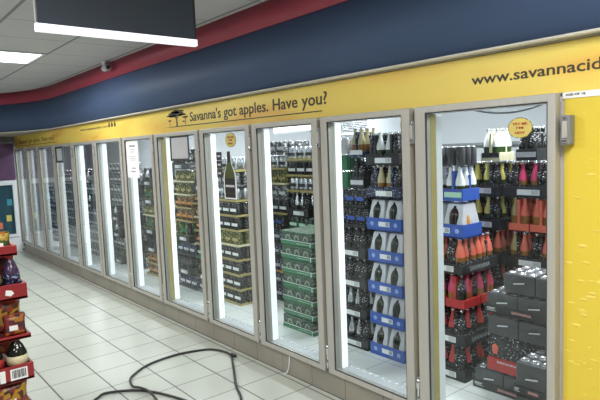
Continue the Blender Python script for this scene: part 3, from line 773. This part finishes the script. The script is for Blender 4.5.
# third door
stack(-3.93, .63, ['green']*7, 'the green stack behind the third nearest door', jit=.008)
stack(-4.435, 1.12, ['navytray', 'navytray', 'navytray_o', 'navytray', 'navytray', 'greentray', 'silver', 'silvertray', 'goldtray', 'silvertray'], 'the rear middle stack behind the third nearest door')
stack(-4.895, 1.12, ['navytray', 'navytray', 'navytray_o', 'navytray', 'navytray', 'blackcarton', 'goldtray', 'greytray', 'yellowtray', 'silvertray', 'greytray'], 'the rear left stack behind the third nearest door')
stack(-3.975, 1.12, ['goldtray', 'goldtray', 'greytray', 'silver', 'olive', 'silver', 'greentray', 'silvertray'], 'the rear right stack behind the third nearest door')

# fourth door
stack(-5.19, .70, ['goldtray', 'goldtray', 'goldtray', 'goldtray', 'yellowtray', 'goldtray', 'goldtray', 'silvertray', 'greytray', 'silvertray'], 'the left stack behind the fourth nearest door')
stack(-5.42, 1.14, ['greytray']*3+['greentray', 'greytray', 'greentray', 'greentray', 'greytray', 'greytray', 'greytray'], 'the rear stack behind the fourth nearest door')
stack(-5.88, 1.14, ['greytray', 'greytray', 'navytray', 'navytray', 'greytray', 'silvertray', 'greytray', 'greytray', 'silvertray'], 'the rear left stack behind the fourth nearest door')

# fifth door onwards
stack(-6.13, .70, ['navytray', 'dark', 'navytray', 'olive', 'redgold', 'redgold', 'yellowtray', 'yellowtray', 'silver'], 'the left stack behind the fifth nearest door')
stack(-5.66, .70, ['greytray', 'dark', 'greentray', 'redgold', 'redgold', 'yellowtray', 'redgold', 'silver'], 'the right stack behind the fifth nearest door')
stack(-7.06, .70, ['redgold', 'redgold', 'dark', 'olive', 'yellowtray', 'olive', 'silver'], 'the stack behind the sixth nearest door')
stack(-6.595, .70, ['greytray', 'dark', 'olive', 'yellowtray', 'silver', 'silver'], 'the right stack behind the sixth nearest door')
stack(-8.24, .70, ['dark', 'greytray', 'silver', 'silver', 'greytray', 'greytray', 'greytray', 'greytray'], 'the left stack behind the seventh nearest door')
stack(-7.78, .70, ['greytray', 'dark', 'greytray', 'silver', 'greytray', 'silver', 'greytray'], 'the right stack behind the seventh nearest door')
stack(-9.34, .70, ['greytray']*5+['silver', 'greytray', 'silver'], 'the stack behind the eighth nearest door')
stack(-8.86, .70, ['greytray']*9, 'the right stack behind the eighth nearest door')
stack(-10.5, .70, ['greytray']*9, 'the stack behind the ninth nearest door')
stack(-10.02, .70, ['greytray']*8, 'the right stack behind the ninth nearest door')
stack(-11.6, .70, ['navytray', 'navytray', 'greytray', 'greytray', 'navytray', 'greytray', 'greytray'], 'the stack behind the tenth nearest door')

# cold room fittings
t = empty('wall_rail', (-2.6, 2.47, 1.60), 'grey steel rail along the white back wall of the cold room', 'rail')
MB().box(-3.0, 2.75, -.02, .03, 0, .03, GREY_PL, .003).obj('rail', t)
t = empty('cable', (-1.5, .30, 1.78), 'grey cable sagging under the cold room ceiling behind the nearest door', 'cable')
P = []
for k in range(17):
    u = k/16; P.append((-.33+.62*u, .04*math.sin(3*u), .07-.19*u*(1-u)*1.6+.02*u))
P = [(-.335, 0, .52), (-.335, 0, .3), (-.334, 0, .11)] + P + [(.30, 0, .13), (.302, 0, .3), (.302, 0, .52)]
MB().tube(P, .005, GREY_PL).obj('cable_run', t)
t = empty('evaporator', (-4.55, 1.72, 1.74), 'white cooling unit hanging high on the cold room wall behind the second nearest door', 'cooling unit')
MB().box(0, .75, 0, .5, .02, .24, WHITE_PAINT, .01).obj('housing', t)
mb = MB(); mb.box(.05, .70, -.004, 0, .05, .21, GREYCARD)
for k in range(9): mb.box(.05, .70, -.010, -.003, .06+k*.017, .063+k*.017, WHITE_PAINT)
mb.obj('grille', t)
for x in (.08, .67): MB().box(x-.01, x+.01, .24, .26, .24, .56, GREY_PL).obj('hanger', t)
t = empty('light_rail', (-4.5, 1.62, 1.82), 'white beam with small bolts hanging above the stock behind the third nearest door', 'beam')
MB().box(-.75, -.07, -.02, .02, .02, .07, WHITE_PAINT, .003).obj('beam', t)
MB().box(-.75, -.07, -.03, .03, 0, .02, GREY_PL).obj('lower_flange', t)
mb = MB()
for k in range(4): mb.lathe([(.014, 0), (.012, .012)], (-.68+k*.18, -.02, .045), GREY_PL, 8, axis='Y')
mb.obj('bolts', t)
for x in (-.65, -.2): MB().box(x-.008, x+.008, -.008, .008, .07, .48, GREY_PL).obj('hanger', t)

# ---------------------------------------------------------------- hose on the floor
HOSE = mat('black_hose', (.02, .021, .022), .4, noise=.2)
def smooth(pts, n=6):
    out = []
    for i in range(len(pts)-1):
        p = [Vector(pts[max(0, min(len(pts)-1, i+d))]) for d in (-1, 0, 1, 2)]
        for k in range(n):
            u = k/n
            out.append(.5*((2*p[1])+(p[2]-p[0])*u+(2*p[0]-5*p[1]+4*p[2]-p[3])*u*u+(3*p[1]-p[0]-3*p[2]+p[3])*u**3))
    out.append(Vector(pts[-1])); return out
Z = .010
path1 = [(-2.75, -.62, Z), (-2.997, -.458, Z), (-3.192, -.371, Z), (-3.514, -.189, Z), (-3.683, -.099, Z), (-3.804, -.081, Z), (-3.93, -.13, Z), (-3.984, -.211, Z), (-4.032, -.368, Z), (-4.029, -.545, Z), (-3.988, -.689, Z), (-3.887, -.828, Z),
         (-3.815, -.881, Z), (-3.70, -.908, Z), (-3.60, -.893, Z+.017), (-3.50, -.875, Z+.017), (-3.38, -.88, Z), (-3.1, -.95, Z), (-2.8, -1.1, Z)]
path2 = [(-3.2, -1.6, Z), (-3.55, -1.32, Z), (-3.699, -1.155, Z), (-3.727, -1.097, Z), (-3.687, -1.006, Z), (-3.624, -.924, Z), (-3.533, -.855, Z), (-3.352, -.779, Z), (-3.1, -.72, Z), (-2.8, -.74, Z)]
t = empty('hose', (-3.68, -.5, 0), 'black hose looped across the white tiled floor', 'hose')
ofs = lambda P: [(p.x+3.68, p.y+.5, p.z) for p in smooth(P)]
MB().tube(ofs(path1), .0085, HOSE, 10).obj('hose_loop', t)
mb = MB(); mb.lathe([(.013, 0), (.014, .01), (.014, .05), (.012, .06)], (-.035, .425, .012), HOSE, 10, axis='X'); mb.obj('coupling', t)
t = empty('hose', (-3.5, -1.0, 0), 'second length of black hose crossing under the loop at the bottom edge', 'hose')
MB().tube([(p.x+3.5, p.y+1.0, p.z) for p in smooth(path2)], .0085, HOSE, 10).obj('hose_run', t)

# ---------------------------------------------------------------- fridge against the end wall
FRW = mat('fridge_white', (.74, .77, .80), .35, noise=.03)
PURP = mat('purple_print', (.10, .045, .11), .4, noise=.5, scale=7)
t = empty('drinks_fridge', (-10.72, -.02, 0), 'upright white drinks fridge with dark glass and purple header on the end wall', 'fridge')
mb = MB(); mb.box(-.33, -.06, -1.3, 0, .0, 1.95, FRW, .008).box(-.06, 0, -1.3, 0, 0, .27, FRW, .004); mb.obj('body', t)
MB().box(-.06, 0, -1.3, -.0, 1.29, 1.93, PURP, .004).obj('header_panel', t)
for k in range(2):
    a, b = -.645*(k+1), -.645*k-.01
    d = MB().box(-.055, .012, a, a+.06, .28, 1.28, FRW, .004).box(-.055, .012, b-.06, b, .28, 1.28, FRW, .004).box(-.055, .011, a+.06, b-.06, 1.20, 1.28, FRW, .004).box(-.055, .011, a+.06, b-.06, .28, .33, FRW, .004).obj('door', t)
    MB().box(-.04, -.03, a+.06, b-.06, .33, 1.20, mat('dark_teal_glass', (.025, .075, .105), .06)).obj('glass_pane', d)
    MB().tube([(.03, a+.035, .6), (.03, a+.035, .9)], .009, GREY_PL).obj('handle', d)
for k, (yy, zz, mm) in enumerate([(-.12, .9, mat('cyan_print', (.05, .32, .42), .4)), (-.15, .62, YELF), (-.3, .5, CORAL), (-.42, .95, mat('cyan_print', (0, 0, 0)))]):
    o = MB().box(-.0285, -.027, yy-.05, yy+.03, zz-.06, zz+.05, mm).obj('printed_mark', t)

# ---------------------------------------------------------------- red display stand at the left edge
RX, RY = -2.95, -1.70
STAND = mat('stand_red', (.10, .010, .012), .4, noise=.1)
t = empty('display_stand', (RX, RY, 0), 'red display stand with shelves of snacks and bottles at the left edge', 'display stand')
MB().box(-.42, -.02, -.62, -.03, 0, .14, STAND, .005).obj('base', t)
MB().box(-.44, -.42, -.62, -.03, 0, 1.30, STAND).obj('back_panel', t)
SHV = [(.36, .03), (.545, .082), (.755, .022), (.955, .078), (1.175, .05)]
for z, h in SHV:
    ye = -.03 if z > 1.1 else 0
    mb = MB(); mb.box(-.42, 0, -.62, ye, z, z+.012, REDC); mb.box(-.012, 0, -.62, ye, z, z+h, REDC, .002).box(-.40, -.012, ye-.012, ye, z, z+h, REDC, .002)
    s_ = mb.obj('shelf', t)
    if h > .07:
        mb = MB()
        if z < .6:
            mb.box(0, .0015, -.108, -.030, z+.012, z+.068, WHITE)
            for k in range(11): mb.box(.0015, .002, -.100+k*.0058, -.0975+k*.0058+(.0015 if k % 3 else 0), z+.022, z+.062, BLACK)
            mb.box(0, .0015, -.155, -.130, z+.01, z+.07, WHITE)
        else:
            mb.prism([(-.10, z+.03), (-.075, z+.022), (-.06, z+.035), (-.07, z+.05), (-.095, z+.055)], 0, .0015, WHITE, 'YZ')
        mb.obj('label', s_)
def voro(name, c1, c2, c3, sc_=26):
    M = bpy.data.materials.new(name); M.use_nodes = True; nt = M.node_tree; N = nt.nodes; L = nt.links
    b = N['Principled BSDF']; b.inputs['Roughness'].default_value = .3
    tc = N.new('ShaderNodeTexCoord'); v = N.new('ShaderNodeTexVoronoi'); v.inputs['Scale'].default_value = sc_; L.new(tc.outputs['Object'], v.inputs['Vector'])
    sp = N.new('ShaderNodeSeparateColor'); L.new(v.outputs['Color'], sp.inputs[0])
    cr = N.new('ShaderNodeValToRGB'); cr.color_ramp.interpolation = 'CONSTANT'
    cr.color_ramp.elements[0].color = (*c1, 1); cr.color_ramp.elements[1].position = .66; cr.color_ramp.elements[1].color = (*c3, 1)
    e = cr.color_ramp.elements.new(.33); e.color = (*c2, 1)
    L.new(sp.outputs[0], cr.inputs[0]); L.new(cr.outputs[0], b.inputs['Base Color'])
    return M
BAG1 = voro('gold_brown_print', (.42, .22, .02), (.06, .02, .012), (.22, .03, .02), 42)
BAG2 = voro('crimson_print', (.22, .02, .02), (.40, .15, .03), (.07, .02, .03), 44)
BAG3 = voro('orange_print', (.42, .14, .03), (.45, .30, .05), (.06, .10, .03), 48)
def bag(name, y, z, wd, ht, m, label, xoff=-.055, th=.05):
    mb = MB(); n, k_ = 9, 9; V = [[], []]
    for s_ in (0, 1):
        for i in range(n):
            row = []
            for j in range(k_):
                u, v = i/(n-1), j/(k_-1)
                bul = (math.sin(math.pi*u)*math.sin(math.pi*v))**.45*th/2*(1+.12*math.sin(9*u+7*v))
                pin = 1-.10*math.sin(math.pi*v)
                row.append(mb.bm.verts.new(((bul if s_ else -bul), (u-.5)*wd*pin, v*ht)))
            V[s_].append(row)
    for s_ in (0, 1):
        mb._fin([mb.bm.faces.new((V[s_][i][j], V[s_][i+1][j], V[s_][i+1][j+1], V[s_][i][j+1])) for i in range(n-1) for j in range(k_-1)], m, True)
    bmesh.ops.remove_doubles(mb.bm, verts=mb.bm.verts[:], dist=.0004)
    t = empty(name, (RX+xoff, RY+y, z), label, 'snack bag', 'snack bags on the red stand'); mb.obj('bag', t)
    MB().box(-.001+th*.42, th*.42+.006, -wd*.26, wd*.10, ht*.28, ht*.52, WHITE, .002).obj('label', t)
    MB().box(-.003, .003, -wd*.44, wd*.44, ht-.012, ht+.006, m).obj('sealed_edge', t)
def plump(name, y, z, h, rr_, body, lab, label, foil=None, xoff=-.06):
    t = empty(name, (RX+xoff, RY+y, z), label, 'bottle', 'bottles on the red stand')
    MB().lathe([(rr_*.9, 0), (rr_, .006), (rr_, h*.45), (rr_*.92, h*.62), (rr_*.62, h*.8), (rr_*.36, h*.9), (rr_*.36, h*.96)], (0, 0, 0), body, 16).obj('body', t)
    MB().lathe([(rr_*1.015, 0), (rr_*1.015, h*.16), (rr_*.99, h*.22)], (0, 0, h*.34), lab, 16).obj('label', t)
    MB().lathe([(rr_*.42, 0), (rr_*.42, h*.08)], (0, 0, h*.93), foil or RUBBER, 12).obj('cap', t)
bag('snack_bag', -.10, .376, .15, .15, BAG1, 'gold and brown snack bag on the lowest visible shelf of the red stand')
plump('bottle', -.060, .558, .195, .050, DGLASS, CREAM, 'round dark bottle with cream label above the barcode on the red stand')
plump('bottle', -.168, .558, .195, .050, DGLASS, REDF, 'round dark bottle with red label left of the cream labelled one on the red stand')
bag('snack_bag', -.078, .779, .115, .17, BAG1, 'gold and brown snack bag in the middle of the red stand', -.08)
bag('snack_bag', -.197, .779, .115, .17, BAG2, 'crimson and gold snack bag at the far left of the red stand middle shelf', -.08)
bag('snack_bag', -.064, .771, .105, .105, BAG2, 'small crimson snack bag leaning in front on the red stand middle shelf', -.033, .03)
plump('bottle', -.055, .969, .20, .040, mat('purple_bottle', (.07, .035, .10), .15, noise=.4), NAVY, 'slim purple bottle on the upper tray of the red stand', REDF)
plump('bottle', -.14, .969, .20, .040, DGLASS, GOLD, 'slim dark bottle with gold label on the upper tray of the red stand', REDF)
bag('snack_bag', -.095, 1.189, .09, .10, BAG3, 'small orange and green snack bag high on the red stand', -.03, .035)
bag('snack_bag', -.265, 1.189, .09, .16, BAG2, 'tall crimson snack bag high on the red stand', -.05, .04)
plump('bottle', -.175, 1.189, .20, .030, DGLASS, REDC, 'slim dark bottle with red label on the highest shelf of the red stand', WHITE)
bag('snack_bag', -.085, .972, .14, .185, BAG2, 'crimson and gold snack bag standing behind the slim bottles on the red stand', -.17, .06)
bag('snack_bag', -.085, .561, .14, .175, BAG2, 'crimson and gold snack bag behind the round bottles on the red stand', -.19, .06)
bag('snack_bag', -.23, .376, .12, .15, BAG2, 'crimson snack bag left of the gold one on the lowest visible red stand shelf', -.06)
